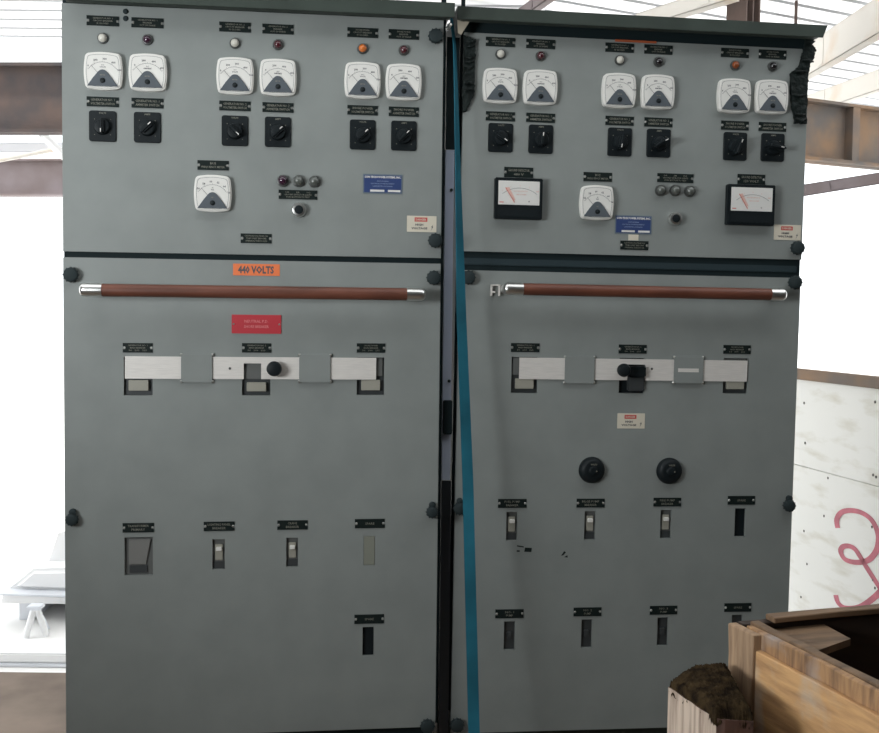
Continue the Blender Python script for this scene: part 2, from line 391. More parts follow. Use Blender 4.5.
def breaker(parent, x0, x1, z0, z1, kind):
    """moulded breaker showing through a cut-out; its front lies inside the door thickness"""
    mb = MB(); e = 0.0006; X0, X1, Z0, Z1 = x0+e, x1-e, z0+e, z1-e; w, h = X1-X0, Z1-Z0
    body = {'toggle': 'breaker_face', 'dark': 'breaker', 'black': 'black', 'wide': 'breaker_face', 'blank': 'blank', 'big': 'breaker'}[kind]
    mb.box(X0, X1, 0.008 if kind != 'blank' else -0.001, 0.030, Z0, Z1, body, 0.0006)
    o = mb.build('blanking_plate' if kind == 'blank' else 'breaker', parent)
    cx = (X0+X1)/2
    if kind == 'toggle':
        f = MB(); f.box(cx-w*0.30, cx+w*0.34, 0.004, 0.009, Z0+h*0.30, Z0+h*0.83, 'toggle', 0.0008)
        f.box(cx-w*0.22, cx+w*0.26, -0.004, 0.006, Z0+h*0.62, Z0+h*0.74, 'white', 0.001); f.build('toggle', o)
        g = MB(); g.box(X0+0.0005, X1-0.0005, 0.006, 0.009, Z0+0.0005, Z0+h*0.24, 'breaker'); g.build('breaker_label', o)
    elif kind == 'dark':
        f = MB(); f.box(cx-w*0.22, cx+w*0.22, 0.002, 0.009, Z0+h*0.38, Z0+h*0.62, 'breaker_face' if False else 'breaker', 0.001); f.build('toggle', o)
    elif kind == 'wide':
        f = MB(); f.prism([(X0+w*0.14, Z0+h*0.28), (X0+w*0.74, Z0+h*0.28), (X0+w*0.92, Z0+h*0.95), (X0+w*0.14, Z0+h*0.95)], 0.003, 0.009, mat('smoked_escutcheon', (0.20,0.20,0.19), 0.35)); f.build('escutcheon', o)
        g = MB(); g.box(X0+w*0.16, X0+w*0.8, 0.005, 0.009, Z0+h*0.05, Z0+h*0.24, 'breaker'); g.build('breaker_label', o)
    elif kind == 'big':
        f = MB(); f.box(X0+w*0.16, X1-w*0.14, -0.002, 0.009, Z0+h*0.12, Z0+h*0.40, 'toggle', 0.001)
        f.box(X0+w*0.05, X1-w*0.05, 0.004, 0.009, Z0+h*0.50, Z1-0.001, 'breaker_face', 0.001); f.build('breaker_handle', o)
    return o

# ------------------------------------------------------------------ the two switchboard cabinets
COLS = [[102.9, 147.6, 235.0, 278.0, 362.6, 403.8], [500.4, 540.6, 619.5, 658.3, 734.8, 772.3]]
def rowpts(ci, ys): return list(zip(COLS[ci], ys))
ROW = [{'A': (21,23,27.2,29.3,32.8,34.6), 'B': (38.5,39.9,43.5,44.9,48.8,50.3), 'C': (70.8,72.3,75.7,77.2,80.2,81.9), 'D': (101.9,103.2,106,107.6,110.3,111.8), 'E': (126.4,127.7,131,132.2,134.9,136.0)},
       {'A': (42.1,44.1,47.8,49.7,53,54.6), 'B': (54.3,56.1,60.3,62,65.5,66.6), 'C': (85.6,87.3,90.4,91.9,95.7,96.8), 'D': (116.4,117.9,120.9,122.4,125.6,127), 'E': (137.9,139.4,142.2,143.3,146.5,147.6)}]
pv = meter_proto(True, ('0','200','300','400','500'), 'VOLTS'); pa = meter_proto(False, ('0','200','400','600'), 'AMPERES'); pf = meter_proto(False, ('56','58','60','62','64','66'), 'HZ')
used = set()
def place_meter(kind, parent, x, z):
    p = {'v': pv, 'a': pa, 'f': pf}[kind]
    if kind in used: return copy_tree(p, parent, (x, 0, z))
    used.add(kind); p.parent = parent; p.location = (x, 0, z); return p
HW = 0.457; DEPTH = 0.62
WHO = ('GENERATOR NO. 1', 'GENERATOR NO. 2', 'SHORE POWER')
def common(ci, root, zb, seam_up, seam_lo, z_top, z_lo, holes, lens, angs):
    mb = MB(); mb.box(-HW+0.004, HW-0.004, 0.034, DEPTH, 0.13, zb, 'paint', 0.003); mb.build('cabinet_body', root)
    fr = MB()
    fr.box(-HW+0.006, HW-0.006, 0.0215, 0.036, 0.14, zb-0.004, 'frame'); fr.box(-HW+0.001, HW-0.001, 0.006, 0.0225, seam_lo-0.004, seam_up+0.004, 'frame'); fr.box(-HW+0.001, HW-0.001, 0.006, 0.0225, z_top-0.004, zb-0.002, 'frame'); fr.build('door_frame', root, label='dark gasketed door frame')
    pl = MB(); pl.box(-HW+0.02, HW-0.02, 0.05, DEPTH-0.02, 0.0, 0.132, 'paint_shaded', 0.002); pl.build('plinth', root)
    ud = door('upper_door', root, -HW, HW, seam_up, z_top, [])
    ld = door('lower_door', root, -HW, HW, z_lo, seam_lo, [h[:4] for h in holes])
    for h in holes: breaker(root, *h)
    for i, ((x, y), s) in enumerate(zip(rowpts(ci, ROW[ci]['A']), range(6))):
        who = WHO[i//2]; a, b_ = L(ci, x, y)
        nameplate(root, a, b_, (who, 'CIRCUIT BREAKER' if i % 2 == 0 else 'BREAKER', 'IS CLOSED' if i % 2 == 0 else 'OUT OF PHASE'))
    for i, (x, y) in enumerate(rowpts(ci, ROW[ci]['B'])): lamp(root, *L(ci, x, y), lens[i][0], label=lens[i][1])
    for i, (x, y) in enumerate(rowpts(ci, ROW[ci]['C'])): place_meter('v' if i % 2 == 0 else 'a', root, *L(ci, x, y, -0.014))
    for i, (x, y) in enumerate(rowpts(ci, ROW[ci]['D'])):
        nameplate(root, *L(ci, x, y), (WHO[i//2], 'VOLTMETER SWITCH' if i % 2 == 0 else 'AMMETER SWITCH'))
    for i, (x, y) in enumerate(rowpts(ci, ROW[ci]['E'])): selector(root, *L(ci, x, y), 'VOLTS' if i % 2 == 0 else 'AMPS', angs[i], handle=(ci == 1 and i > 2))

def rect(ci, px0, px1, py0, py1):
    a, d = L(ci, px0, (py0+py1)/2)[0], L(ci, px1, (py0+py1)/2)[0]; m = (px0+px1)/2
    return a, d, L(ci, m, py1)[1], L(ci, m, py0)[1]

def canopy(ci, root, x0, x1, z0, z1, slant=0.0):
    mb = MB(); pts = [(x0, z0), (x1-slant, z0), (x1, z1), (x0, z1)]
    mb.prism(pts, -0.055, -0.050, 'paint_shaded', bev=0.001)
    mb.box(x0, x1-slant*0.5, -0.052, DEPTH+0.03, z1-0.006, z1, 'paint_shaded')
    mb.box(x0+0.01, x1-slant-0.01, -0.052, -0.030, z0, z0+0.004, 'paint_shaded')
    return mb.build('canopy', root, label='top canopy with turned-down lip, cabinet grey darkened as shade')

def handrail(ci, root, pts, r, end_l, end_r, yb=-0.055):
    (xa, za), (xb, zb) = L(ci, *pts[0], yb), L(ci, *pts[1], yb); zm = (za+zb)/2
    rod_ = MB(); rod_.tube([(xa+end_l, yb, zm), ((xa+xb)/2, yb, zm), (xb-end_r, yb, zm)], r, 'bar', 24)
    o = rod_.build('handrail', root, label='brown phenolic tube handrail')
    return o, xa, xb, zm
def end_fitting(o, x0, x1, z, r, dirn, yb=-0.055, post=True):
    """chrome socket between x0 (open end) and x1; the outer end turns back to the door"""
    mb = MB(); outer = x0 if dirn < 0 else x1; inner = x1 if dirn < 0 else x0; q = r*0.9
    path = [(inner, yb, z), (outer-dirn*r*0.9, yb, z)]; rr = [r*1.06, r*1.06]
    for k in range(1, 7):
        a = PI/2*k/6; path.append((outer-dirn*r*0.9+dirn*math.sin(a)*r*0.9, yb, z)); rr.append(max(r*1.06*(math.cos(a)**0.6), 0.0012))
    mb.tube(path, rr, 'chrome', 24)
    xm = outer-dirn*0.016
    mb.tube([(xm, yb+r*0.3, z), (xm, -0.004, z), (xm, -0.0039, z), (xm, 0, z)], [r*0.62, r*0.62, r*0.9, r*0.9], 'chrome', 16)
    return mb.build('end_fitting', o, angle=0.9, label='chrome end socket')

# ---- left cabinet
c0 = empty('switchboard_cabinet'); c0.matrix_world = cab_mw[0]
tag(c0, 'grey electrical switchboard cabinet on the left, marked 440 VOLTS on an orange sticker', 'electrical cabinet', 'switchboard cabinets side by side')
z = lambda ci, px, py: L(ci, px, py)[1]
H0 = [rect(0, 123.8, 152.6, 357, 395.4)+('big',), rect(0, 242, 270.4, 363, 395.4)+('big',), rect(0, 356.8, 384.2, 357.4, 395)+('big',),
      rect(0, 124.5, 152.9, 537.3, 575.3)+('wide',), rect(0, 212.4, 224.8, 539.3, 569.3)+('toggle',), rect(0, 286.3, 297.9, 537.8, 566.8)+('toggle',),
      rect(0, 363.6, 374.9, 536, 565)+('blank',), rect(0, 362.5, 373.8, 627, 656)+('black',)]
lens0 = [('lens_white', 'white lens lamp'), ('lens_purple', 'dark purple lens lamp'), ('lens_white', 'white lens lamp'), ('lens_red', 'dark red lens lamp'), ('lens_orange', 'orange lens lamp'), ('lens_red', 'dark brown red lens lamp')]
ZT0 = z(0, 250, 14)+0.006
common(0, c0, L(0, 250, -7, -0.055)[1]-0.007, z(0, 250, 254.6), z(0, 250, 260.4), ZT0, 0.175, H0, lens0, (180, 45, 135, 45, 45, 45))
canopy(0, c0, L(0, 60, 2, -0.055)[0], L(0, 455, 12, -0.055)[0], L(0, 250, 8.0, -0.055)[1], L(0, 250, -7, -0.055)[1])
# frequency meter group
nameplate(c0, *L(0, 213.2, 165.4), ('BUS', 'FREQUENCY METER')); place_meter('f', c0, *L(0, 212.6, 193.3, -0.014))
def ground_lamp(root, x, zz, lens, label=None):
    mb = MB(); mb.lathe([(0.0115,-0.010),(0.0135,-0.0095),(0.0145,-0.006),(0.015,0)], 'lamp_ring', 28); o = mb.build('indicator_lamp', root, (x, 0, zz), label=label)
    lb = MB(); lb.lathe([(0.0001,-0.019),(0.004,-0.0185),(0.008,-0.0165),(0.0112,-0.010)], lens, 28); lb.build('lamp_lens', o); return o
for (x, y), l, t in zip(((282.9,180.9),(298.7,181.2),(314.5,181.7)), ('lens_purple','lens_glass','lens_glass'), ('small purple lens lamp', None, None)): ground_lamp(c0, *L(0, x, y), l, t)
nameplate(c0, *L(0, 298, 194.8), ('1A       2B       3C', 'GROUND DETECTOR LIGHTS', 'PUSH BUTTON TO TEST'), w=0.094, h=0.0225)
def push_button(root, x, zz):
    mb = MB(); mb.lathe([(0.0115,-0.016),(0.0155,-0.015),(0.0175,-0.010),(0.0178,-0.004),(0.0165,0)], 'chrome', 32); o = mb.build('push_button', root, (x, 0, zz), label='black push button in chrome ring')
    lb = MB(); lb.lathe([(0.006,-0.0175),(0.0102,-0.0168),(0.0112,-0.0150),(0.0112,-0.012)], 'black', 28); lb.build('button', o)
push_button(c0, *L(0, 298.9, 210.2))
nameplate(c0, *L(0, 256.2, 238.5), ('CAUTION VOLTAGE ON', 'THIS UNIT BEFORE', 'OPENING THIS DOOR'))
maker_plate(c0, *L(0, 382.7, 184.0)); danger(c0, *L(0, 421.7, 224))
for p in ((435.7,36.2),(435.3,240.6),(70.9,274.8),(433.7,277.8)): latch(c0, *L(0, *p, -0.01))
for p in ((72,519.5),(432,512)): latch(c0, *L(0, *p, -0.01), wing=True, r=0.0145)
latch(c0, *L(0, 427.5, 726, -0.01))
for p in ((125.7,11.5),(125.7,18.5)):
    mb = MB(); mb.lathe([(0.004,-0.004),(0.0062,-0.002),(0.0066,0)], 'rubber', 16); mb.build('plug', c0, (L(0,*p)[0], 0, L(0,*p)[1]))
mb = MB(); mb.prism(rrect(0.113, 0.0285, 0.001), -0.0010, 0, 'orange'); mb.text('440 VOLTS', -0.001, 0, 0.0205, -0.0013, 'ink', width=0.087, bold=0.04)
mb.build('voltage_sticker', c0, (L(0,256.5,269.8)[0], 0, L(0,256.5,269.8)[1]), label='orange sticker reading 440 VOLTS')
mb = MB(); mb.prism(rrect(0.120, 0.046, 0.001), -0.0020, 0, 'red'); mb.text('NEUTRAL P.D.', 0, 0.007, 0.0070, -0.0024, 'redletter', width=0.058, bold=0.01); mb.text('SHORE BREAKER', 0, -0.006, 0.0070, -0.0024, 'redletter', width=0.060, bold=0.01)
o = mb.build('red_plate', c0, (L(0,256.5,324.2)[0], 0, L(0,256.5,324.2)[1]), label='red engraved warning plate')
sb = MB()
for sx in (-1, 1): sb.lathe([(0.0016,-0.0032),(0.0025,-0.0022),(0.0025,0)], 'screw', 10, sx*0.0555)
sb.build('screws', o)
r = 0.0155*0.97
o, xa, xb, zm = handrail(0, c0, ((79.5, 291.6), (425.5, 292.8)), 0.0150, 0.05, 0.045)
end_fitting(o, xa, xa+0.052, zm, 0.0150, -1); end_fitting(o, xb-0.046, xb, zm, 0.0150, 1)
# sliding interlock bar
def interlock(ci, root, px0, px1, py0, py1, notch, guides, knob, screw, lever=False):
    x0, x1, z0, z1 = rect(ci, px0, px1, py0, py1)
    mb = MB(); n0, n1, nz = notch
    pts = [(x0, z0), (n0, z0), (n0, nz), (n1, nz), (n1, z0), (x1, z0), (x1, z1), (x0, z1)]
    # outline as two boxes and the web over the notch
    mb.prism(pts, -0.0045, -0.0015, 'alum')
    o = mb.build('interlock_slide', root, label='bright aluminium sliding interlock bar')
    mb = MB(); a, b_ = L(ci, *knob)
    if not lever: mb.lathe([(0.010,-0.034),(0.016,-0.032),(0.0185,-0.026),(0.0185,-0.016),(0.012,-0.010),(0.009,-0.0045)], 'black', 28, a, b_)
    else:
        mb.lathe([(0.009,-0.050),(0.014,-0.048),(0.0175,-0.040),(0.0165,-0.030),(0.010,-0.020),(0.009,-0.0045)], 'black', 28, a, b_)
    mb.build('slide_knob', o)
    mb = MB(); a, b_ = L(ci, *screw); mb.lathe([(0.002,-0.006),(0.0032,-0.005),(0.0032,-0.0045)], 'lamp_ring', 12, a, b_); mb.build('screws', o)
    for (g0, g1, gz0, gz1) in guides:
        gx0, gx1, b0, b1 = rect(ci, g0, g1, gz0, gz1)
        mb = MB(); mb.box(gx0, gx1, -0.0085, -0.0052, b0, b1, 'paint', 0.0008)
        for zz, s in ((b0-0.006, -1), (b1+0.006, 1)):
            mb.box(gx0-0.004, gx1+0.004, -0.004, 0, min(zz-0.0045, zz+0.0045), max(zz-0.0045, zz+0.0045), 'paint', 0.001)
            mb.box(gx0+0.001, gx1-0.001, -0.0085, -0.002, *((zz-0.001, b0+0.001) if s < 0 else (b1-0.001, zz+0.001)), 'paint')
        g = mb.build('slide_guide', root)
        sb = MB()
        for zz in (b0-0.006, b1+0.006):
            for xx in (gx0+0.0005, gx1-0.0005): sb.lathe([(0.0018,-0.0075),(0.0034,-0.006),(0.0036,-0.004)], 'screw', 12, xx, zz)
        sb.build('screws', g)
    return o
nx0, nx1, nz0, nz1 = rect(0, 243.8, 261.2, 363.3, 379)
interlock(0, c0, 125.2, 376, 357, 379, (nx0, nx1, nz1), [(181.4,212.7,357,379),(299.2,330.6,357.4,379)], (274.5,368.3), (230,368.3))
for p, t in zip(((137.9,347.8),(256.6,347.9),(371,348.0)), (('GENERATOR NO. 1','MAIN BREAKER','50   200   225'), ('GENERATOR NO. 2','MAIN BREAKER','50   200   225'), ('SHORE POWER','MAIN BREAKER','50   200   225'))): nameplate(c0, *L(0, *p), t, w=0.071)
for p, t in zip(((138.4,527.6),(219.2,526.2),(292.5,524.9),(369.8,523.4)), (('TRANSFORMER','PRIMARY'), ('LIGHTING PANEL','BREAKER'), ('CRANE','BREAKER'), ('SPARE',))): nameplate(c0, *L(0, *p), t)
nameplate(c0, *L(0, 369.2, 618.9), ('SPARE',))

# ---- right cabinet
c1 = empty('switchboard_cabinet'); c1.matrix_world = cab_mw[1]
tag(c1, 'grey electrical switchboard cabinet on the right with torn black tape at its upper corners', 'electrical cabinet', 'switchboard cabinets side by side')
H1 = [rect(1, 511.3, 537.6, 357, 393.2)+('big',), rect(1, 619.2, 644.6, 358, 393.2)+('black',), rect(1, 723.2, 747.8, 358.2, 393.6)+('big',)]
for x, y, k in ((511.8,526.3,'toggle'),(589.9,525.4,'toggle'),(665.8,524.2,'toggle'),(740.2,522.6,'black'),(509.4,635.7,'dark'),(586.7,633.7,'dark'),(662.7,631.6,'dark'),(737,629,'dark')):
    H1.append(rect(1, x-5.5, x+5.5, y-14.2, y+14.2)+(k,))
lens1 = [('lens_white', 'white lens lamp'), ('lens_red', 'dark red lens lamp'), ('lens_white', 'white lens lamp'), ('lens_black', 'black lens lamp'), ('lens_amber', 'amber brown lens lamp'), ('lens_black', 'black lens lamp')]
common(1, c1, L(1, 640, 15.3, -0.055)[1]-0.007, z(1, 640, 255.6), z(1, 640, 274.2), z(1, 640, 41.0), z(1, 560, 730.5), H1, lens1, (125, 5, 190, 60, 20, 100))
mb = MB(); mb.box(-HW+0.01, HW-0.01, 0.002, 0.010, z(1,640,269), z(1,640,262), 'frame_mid', 0.002); mb.build('frame_rail', c1)
canopy(1, c1, L(1, 457.5, 12, -0.055)[0], L(1, 828, 27, -0.055)[0], L(1, 640, 28, -0.055)[1], L(1, 640, 15.3, -0.055)[1], slant=0.012)
def ground_meter(root, px0, px1, py0, py1):
    (x0, z1), (x1, z0) = L(1, px0, py0, -0.016), L(1, px1, py1, -0.016); w, h = x1-x0, z1-z0; cx, cz = (x0+x1)/2, (z0+z1)/2
    mb = MB(); mb.box(-w/2, w/2, -0.022, 0, -h/2, h/2, 'black', 0.002)
    o = mb.build('wide_panel_meter', root, (cx, 0, cz), label='wide black-cased meter with white dial')
    d = MB(); fx, ft, fb = w/2-0.008, h/2-0.008, -h/2+h*0.345
    d.box(-fx, fx, -0.0232, -0.020, fb, ft, 'face', 0.0006); y = -0.0236; cz_ = fb-0.018
    d.arc(0.002, cz_-0.012, 0.0720, 0.0728, 52, 128, y, 'cover', 24)
    for k in range(5):
        a = math.radians(125-70*k/4); d.text(('0','1','2','3','INF')[k], 0.002+0.079*math.cos(a), cz_-0.012+0.079*math.sin(a), 0.0036, y, 'pinkink', bold=0.02)
    d.text('GROUND DETECTOR', 0.004, fb+h*0.33, 0.0030, y, 'pinkink', width=0.036, bold=0.02); d.text('MEGOHMS', 0.006, fb+h*0.25, 0.0028, y, 'pinkink', width=0.026, bold=0.02)
    d.text('+', 0.026, fb+0.009, 0.005, y, 'ink'); d.line(-fx+0.003, fb+0.006, -fx+0.014, fb+0.006, 0.0022, y, 'redink')
    d.geo([(-0.036,y,ft-0.018),(-0.026,y,ft-0.016),(-0.0085,y,fb+0.012),(-0.0125,y,fb+0.012)][::-1], [(0,1,2,3)], 'pinkink')
    d.build('dial', o)
    nb = MB(); nb.prism([(-0.036,ft-0.0175),(-0.0345,ft-0.0170),(-0.0105,fb+0.006),(-0.0125,fb+0.006)][::-1], -0.0245, -0.0240, 'redink'); nb.build('needle', o)
    rl = MB(); rl.box(-w/2+0.006, w/2-0.006, -0.0232, -0.020, -h/2+0.004, fb-0.006, 'black', 0.002); rl.build('lower_cover', o)
nameplate(c1, *L(1, 518.6, 172.5), ('GROUND DETECTOR', '480 V'), h=0.026); nameplate(c1, *L(1, 751.1, 179.4), ('GROUND DETECTOR', '120 VOLT'), h=0.026)
ground_meter(c1, 495.2, 541.6, 177.4, 220); ground_meter(c1, 727.8, 773.4, 184, 226)
nameplate(c1, *L(1, 597.6, 177), ('BUS', 'FREQUENCY METER')); place_meter('f', c1, *L(1, 597.2, 202.6, -0.014))
nameplate(c1, *L(1, 675.2, 178.2), ('1A       2B       3C', 'GROUND DETECTOR LIGHTS', 'PUSH BUTTON TO TEST'), w=0.097)
for x, y in ((660.3,190.4),(674.9,190.6),(689.4,191.3)): ground_lamp(c1, *L(1, x, y), 'lens_glass')
push_button(c1, *L(1, 674.3, 218.9)); maker_plate(c1, *L(1, 633.2, 224.8)); danger(c1, *L(1, 787.3, 232.5)); danger(c1, *L(1, 631, 420.9))
mb = MB(); mb.box(-0.0135, 0.0135, -0.0012, 0, -0.0075, 0.0075, 'cream'); mb.build('paper_tag', c1, (L(1,633.3,237.5)[0], 0, L(1,633.3,237.5)[1]), label='small blank white tag')
nameplate(c1, *L(1, 634.2, 245.4), ('CAUTION VOLTAGE ON', 'THIS UNIT BEFORE', 'OPENING THIS DOOR'))
for p in ((797.4,248),(794.9,282.4),(468.3,277.5)): latch(c1, *L(1, *p, -0.01))
for p in ((459.3,508.5),(789,505.5)): latch(c1, *L(1, *p, -0.01), wing=True, r=0.0155)
latch(c1, *L(1, 457, 725, -0.01))
o, xa, xb, zm = handrail(1, c1, ((503.2, 290.2), (786.0, 293.4)), 0.0150, 0.048, 0.042)
end_fitting(o, xa, xa+0.050, zm, 0.0150, -1); end_fitting(o, xb-0.043, xb, zm, 0.0150, 1)
gx0, gx1, b0, b1 = rect(1, 490.2, 499.8, 284.5, 296)
mb = MB(); t = 0.0045
for q in ((gx0, gx0+t, b0, b1), (gx1-t, gx1, b0, b1), (gx0, gx1, b1-t*0.8, b1), (gx0+t, gx0+0.012, b0+0.008, b0+0.012)): mb.box(q[0], q[1], -0.010, 0, q[2], q[3], 'alum', 0.0006)
mb.build('bare_bracket', c1, label='small open chrome mounting bracket')
nx0, nx1, nz0, nz1 = rect(1, 627, 644.6, 364.5, 380)
interlock(1, c1, 519, 746.6, 359, 380.2, (nx0, nx1, nz1), [(564.2,593.9,359.3,380.2),(673.1,702.4,359.5,380.3)], (619.8,369.4), (651.3,368.7), lever=True)
sx0, sx1, sz0, sz1 = rect(1, 677, 697.5, 368.3, 372)
mb = MB(); mb.box(sx0, sx1, -0.0092, -0.008, sz0, sz1, 'alum'); mb.build('slot', c1, label='narrow bright slot in slide guide')
lx0, lx1, lz0, lz1 = rect(1, 626.5, 644, 366, 377)
mb = MB(); mb.box(lx0, lx1, -0.020, 0.012, lz0, lz1, 'black', 0.003); mb.box(lx0+0.004, lx1, -0.010, 0.012, rect(1,626,644,377,391)[2], lz0+0.002, 'breaker', 0.003); mb.build('breaker_lever', c1, label='black breaker lever')
for p, t in zip(((525.2,347.6),(632.6,349.1),(736.9,349.5)), (('GENERATOR NO. 1','MAIN BREAKER','50   200   225'), ('GENERATOR NO. 2','MAIN BREAKER','50   200   225'), ('SHORE POWER','MAIN BREAKER','50   200   225'))): nameplate(c1, *L(1, *p), t)
for x, y in ((591.6,470),(669,470.8)):
    mb = MB(); mb.lathe([(0.020,-0.018),(0.026,-0.0165),(0.0315,-0.011),(0.0345,-0.004),(0.035,0)], 'black', 40)
    o = mb.build('rheostat_dial', c1, (L(1,x,y)[0], 0, L(1,x,y)[1]), label='round black rheostat dial')
    k = MB(); k.lathe([(0.006,-0.022),(0.010,-0.0215),(0.012,-0.020),(0.013,-0.017)], 'black', 24); k.build('dial_knob', o)
    g = MB(); g.text('VOLTS', 0.001, 0.017, 0.0045, -0.0190, 'engrave', bold=0.03); g.lathe([(0.0018,-0.0225),(0.002,-0.0215)], 'engrave', 8, 0.008, 0.0); g.build('dial_markings', o)
for p, t in zip(((512.2,503.3),(590.5,503.0),(667.2,502.0),(741.2,500.2)), (('FUEL PUMP','BREAKER'), ('BILGE PUMP','BREAKER'), ('FIRE PUMP','BREAKER'), ('SPARE',))): nameplate(c1, *L(1, *p), t)
for p, t in zip(((509.4,613.6),(587.4,611.7),(663.4,610.0),(737.6,607.3)), (('NO. 1','PUMP'), ('NO. 2','PUMP'), ('NO. 3','PUMP'), ('SPARE',))): nameplate(c1, *L(1, *p), t)
# peeled residue marks left on the lower door
mb = MB(); a, b_ = L(1, 527.6, 549.8); mb.prism([(a-0.009,b_-0.005),(a+0.010,b_-0.006),(a+0.011,b_+0.005),(a-0.007,b_+0.006)], -0.0006, 0, 'plate')
a, b_ = L(1, 520, 546); mb.prism([(a-0.008,b_-0.001),(a+0.010,b_-0.004),(a+0.010,b_-0.001),(a-0.008,b_+0.002)], -0.0006, 0, 'plate'); a, b_ = L(1, 518.2, 551); mb.prism([(a-0.004,b_-0.002),(a+0.004,b_-0.002),(a+0.004,b_+0.002),(a-0.004,b_+0.002)], -0.0006, 0, 'plate')
a, b_ = L(1, 564.8, 554.5); mb.prism([(a-0.010,b_-0.003),(a-0.002,b_+0.009),(a+0.003,b_+0.006),(a-0.004,b_-0.002)], -0.0006, 0, 'plate'); mb.prism([(a-0.002,b_-0.007),(a+0.008,b_-0.008),(a+0.007,b_-0.002)], -0.0006, 0, 'plate')
mb.build('adhesive_residue', c1, label='black torn adhesive residue marks')
# orange-red edging along the top of the upper door
x0, x1, z0, z1 = rect(1, 615, 656, 40.6, 42.6); mb = MB(); mb.box(x0, x1, -0.003, 0.004, z0, z1, 'orange_strip'); mb.build('edging_strip', c1, label='orange-red strip along door top')
# torn tape at the two upper corners
def torn(root, pts, name, label, y=-0.004, th=0.006, n=7, seed=1):
    rnd = random.Random(seed); P = [L(1, *p) for p in pts]; out = []
    for i in range(len(P)):
        a, b_ = Vector(P[i]), Vector(P[(i+1) % len(P)])
        for k in range(n): q = a.lerp(b_, k/n); out.append((q.x+rnd.uniform(-.0022, .0022), q.y+rnd.uniform(-.0022, .0022)))
    mb = MB(); mb.prism(out[::-1], y-th, y+0.004, 'tape', bev=0.0008)
    cx = sum(p[0] for p in P)/len(P)
    zs = [p[1] for p in P]; z0, z1 = min(zs), max(zs); k = 0; zz = z0+0.012
    while zz < z1-0.01:                                # crumpled folds standing off the sheet
        row = [p for p in out if abs(p[1]-zz) < 0.012] if rnd.random() < 0.6 else []
        if len(row) > 1:
            xa, xb = min(p[0] for p in row)+0.004, max(p[0] for p in row)-0.004
            if xb-xa > 0.008:
                mb.tube([(xa, y-th-0.001, zz), ((xa+xb)/2, y-th-0.004, zz+rnd.uniform(-.006, .006)), (xb, y-th-0.001, zz+rnd.uniform(-.005, .005))], [0.002, 0.0042, 0.002], 'tape', 8)
        zz += rnd.uniform(0.010, 0.02)
    return mb.build(name, root, label=label)
torn(c1, [(463.6,36),(468,38),(475,40.5),(474.8,58),(473.6,74),(474.6,92),(470,103),(465.5,112),(462.2,112)], 'torn_tape', 'torn black tape strip at upper left corner', seed=3)
torn(c1, [(804,32),(812,33),(814.5,38),(811,44),(814.5,50),(813,58),(809,66),(806.5,78),(806,100),(804.8,124),(794,123.5),(790.5,105),(789.5,74),(797,68),(801,57),(804,45)], 'torn_tape', 'crumpled torn black tape at upper right corner', seed=5)

# cover strip standing in the gap, fixed to the side of the right cabinet
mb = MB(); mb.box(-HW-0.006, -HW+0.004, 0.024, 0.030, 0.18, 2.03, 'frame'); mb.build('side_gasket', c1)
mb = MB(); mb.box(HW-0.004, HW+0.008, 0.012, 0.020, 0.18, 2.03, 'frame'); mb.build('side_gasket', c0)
# strip added between the cabinets, gap daylight and shade put into its colours
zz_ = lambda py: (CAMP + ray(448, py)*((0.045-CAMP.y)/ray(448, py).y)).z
o = empty('gap_light_strip', (0.4865, 0.045, 0.0)); tag(o, 'upright strip added in the gap between the two cabinets, coloured as reflected daylight', 'painted light strip')
mb = MB(); mb.box(-0.015, 0.007, -0.001, 0.001, zz_(480), zz_(150), 'gaplight'); mb.box(-0.015, -0.012, 0.001, 0.03, zz_(480), zz_(150), 'gaplight'); mb.build('bright_strip', o, label='bluish length coloured as reflected daylight')
mb = MB(); mb.box(-0.015, 0.010, -0.001, 0.001, 0, zz_(480.5), 'gapdark'); mb.box(-0.015, -0.012, 0.001, 0.03, 0, zz_(480.5), 'gapdark'); mb.build('dark_strip', o, label='dark glossy lower length coloured as gap shade')
mb = MB(); mb.box(-0.015, 0.018, -0.001, 0.001, zz_(149.5), 1.93, 'frame'); mb.build('dark_strip', o, label='dark upper length coloured as gap shade')  # upper gap shade, put in as a dark strip
mb = MB(); mb.box(-0.014, 0.009, -0.012, -0.0012, zz_(434), zz_(400), 'frame', 0.002); mb.build('gap_dark_band', o, label='dark break in the painted gap light')  # dark band in the gap reflection, added as a block
for py in (190, 381):
    sb = MB(); sb.lathe([(0.002,-0.006),(0.004,-0.004),(0.004,-0.001)], 'rubber', 12, 0.001, zz_(py)); sb.build('screw', o)
mb = MB(); a, b_ = L(1, 462, 27, -0.03); mb.prism([(a-0.010,b_-0.016),(a-0.002,b_-0.020),(a+0.022,b_+0.020),(a+0.004,b_+0.012),(a-0.012,b_+0.016)], -0.034, -0.028, 'creamtape', bev=0.001); mb.build('tape_scrap', c1, label='beige scrap of tape under canopy corner')

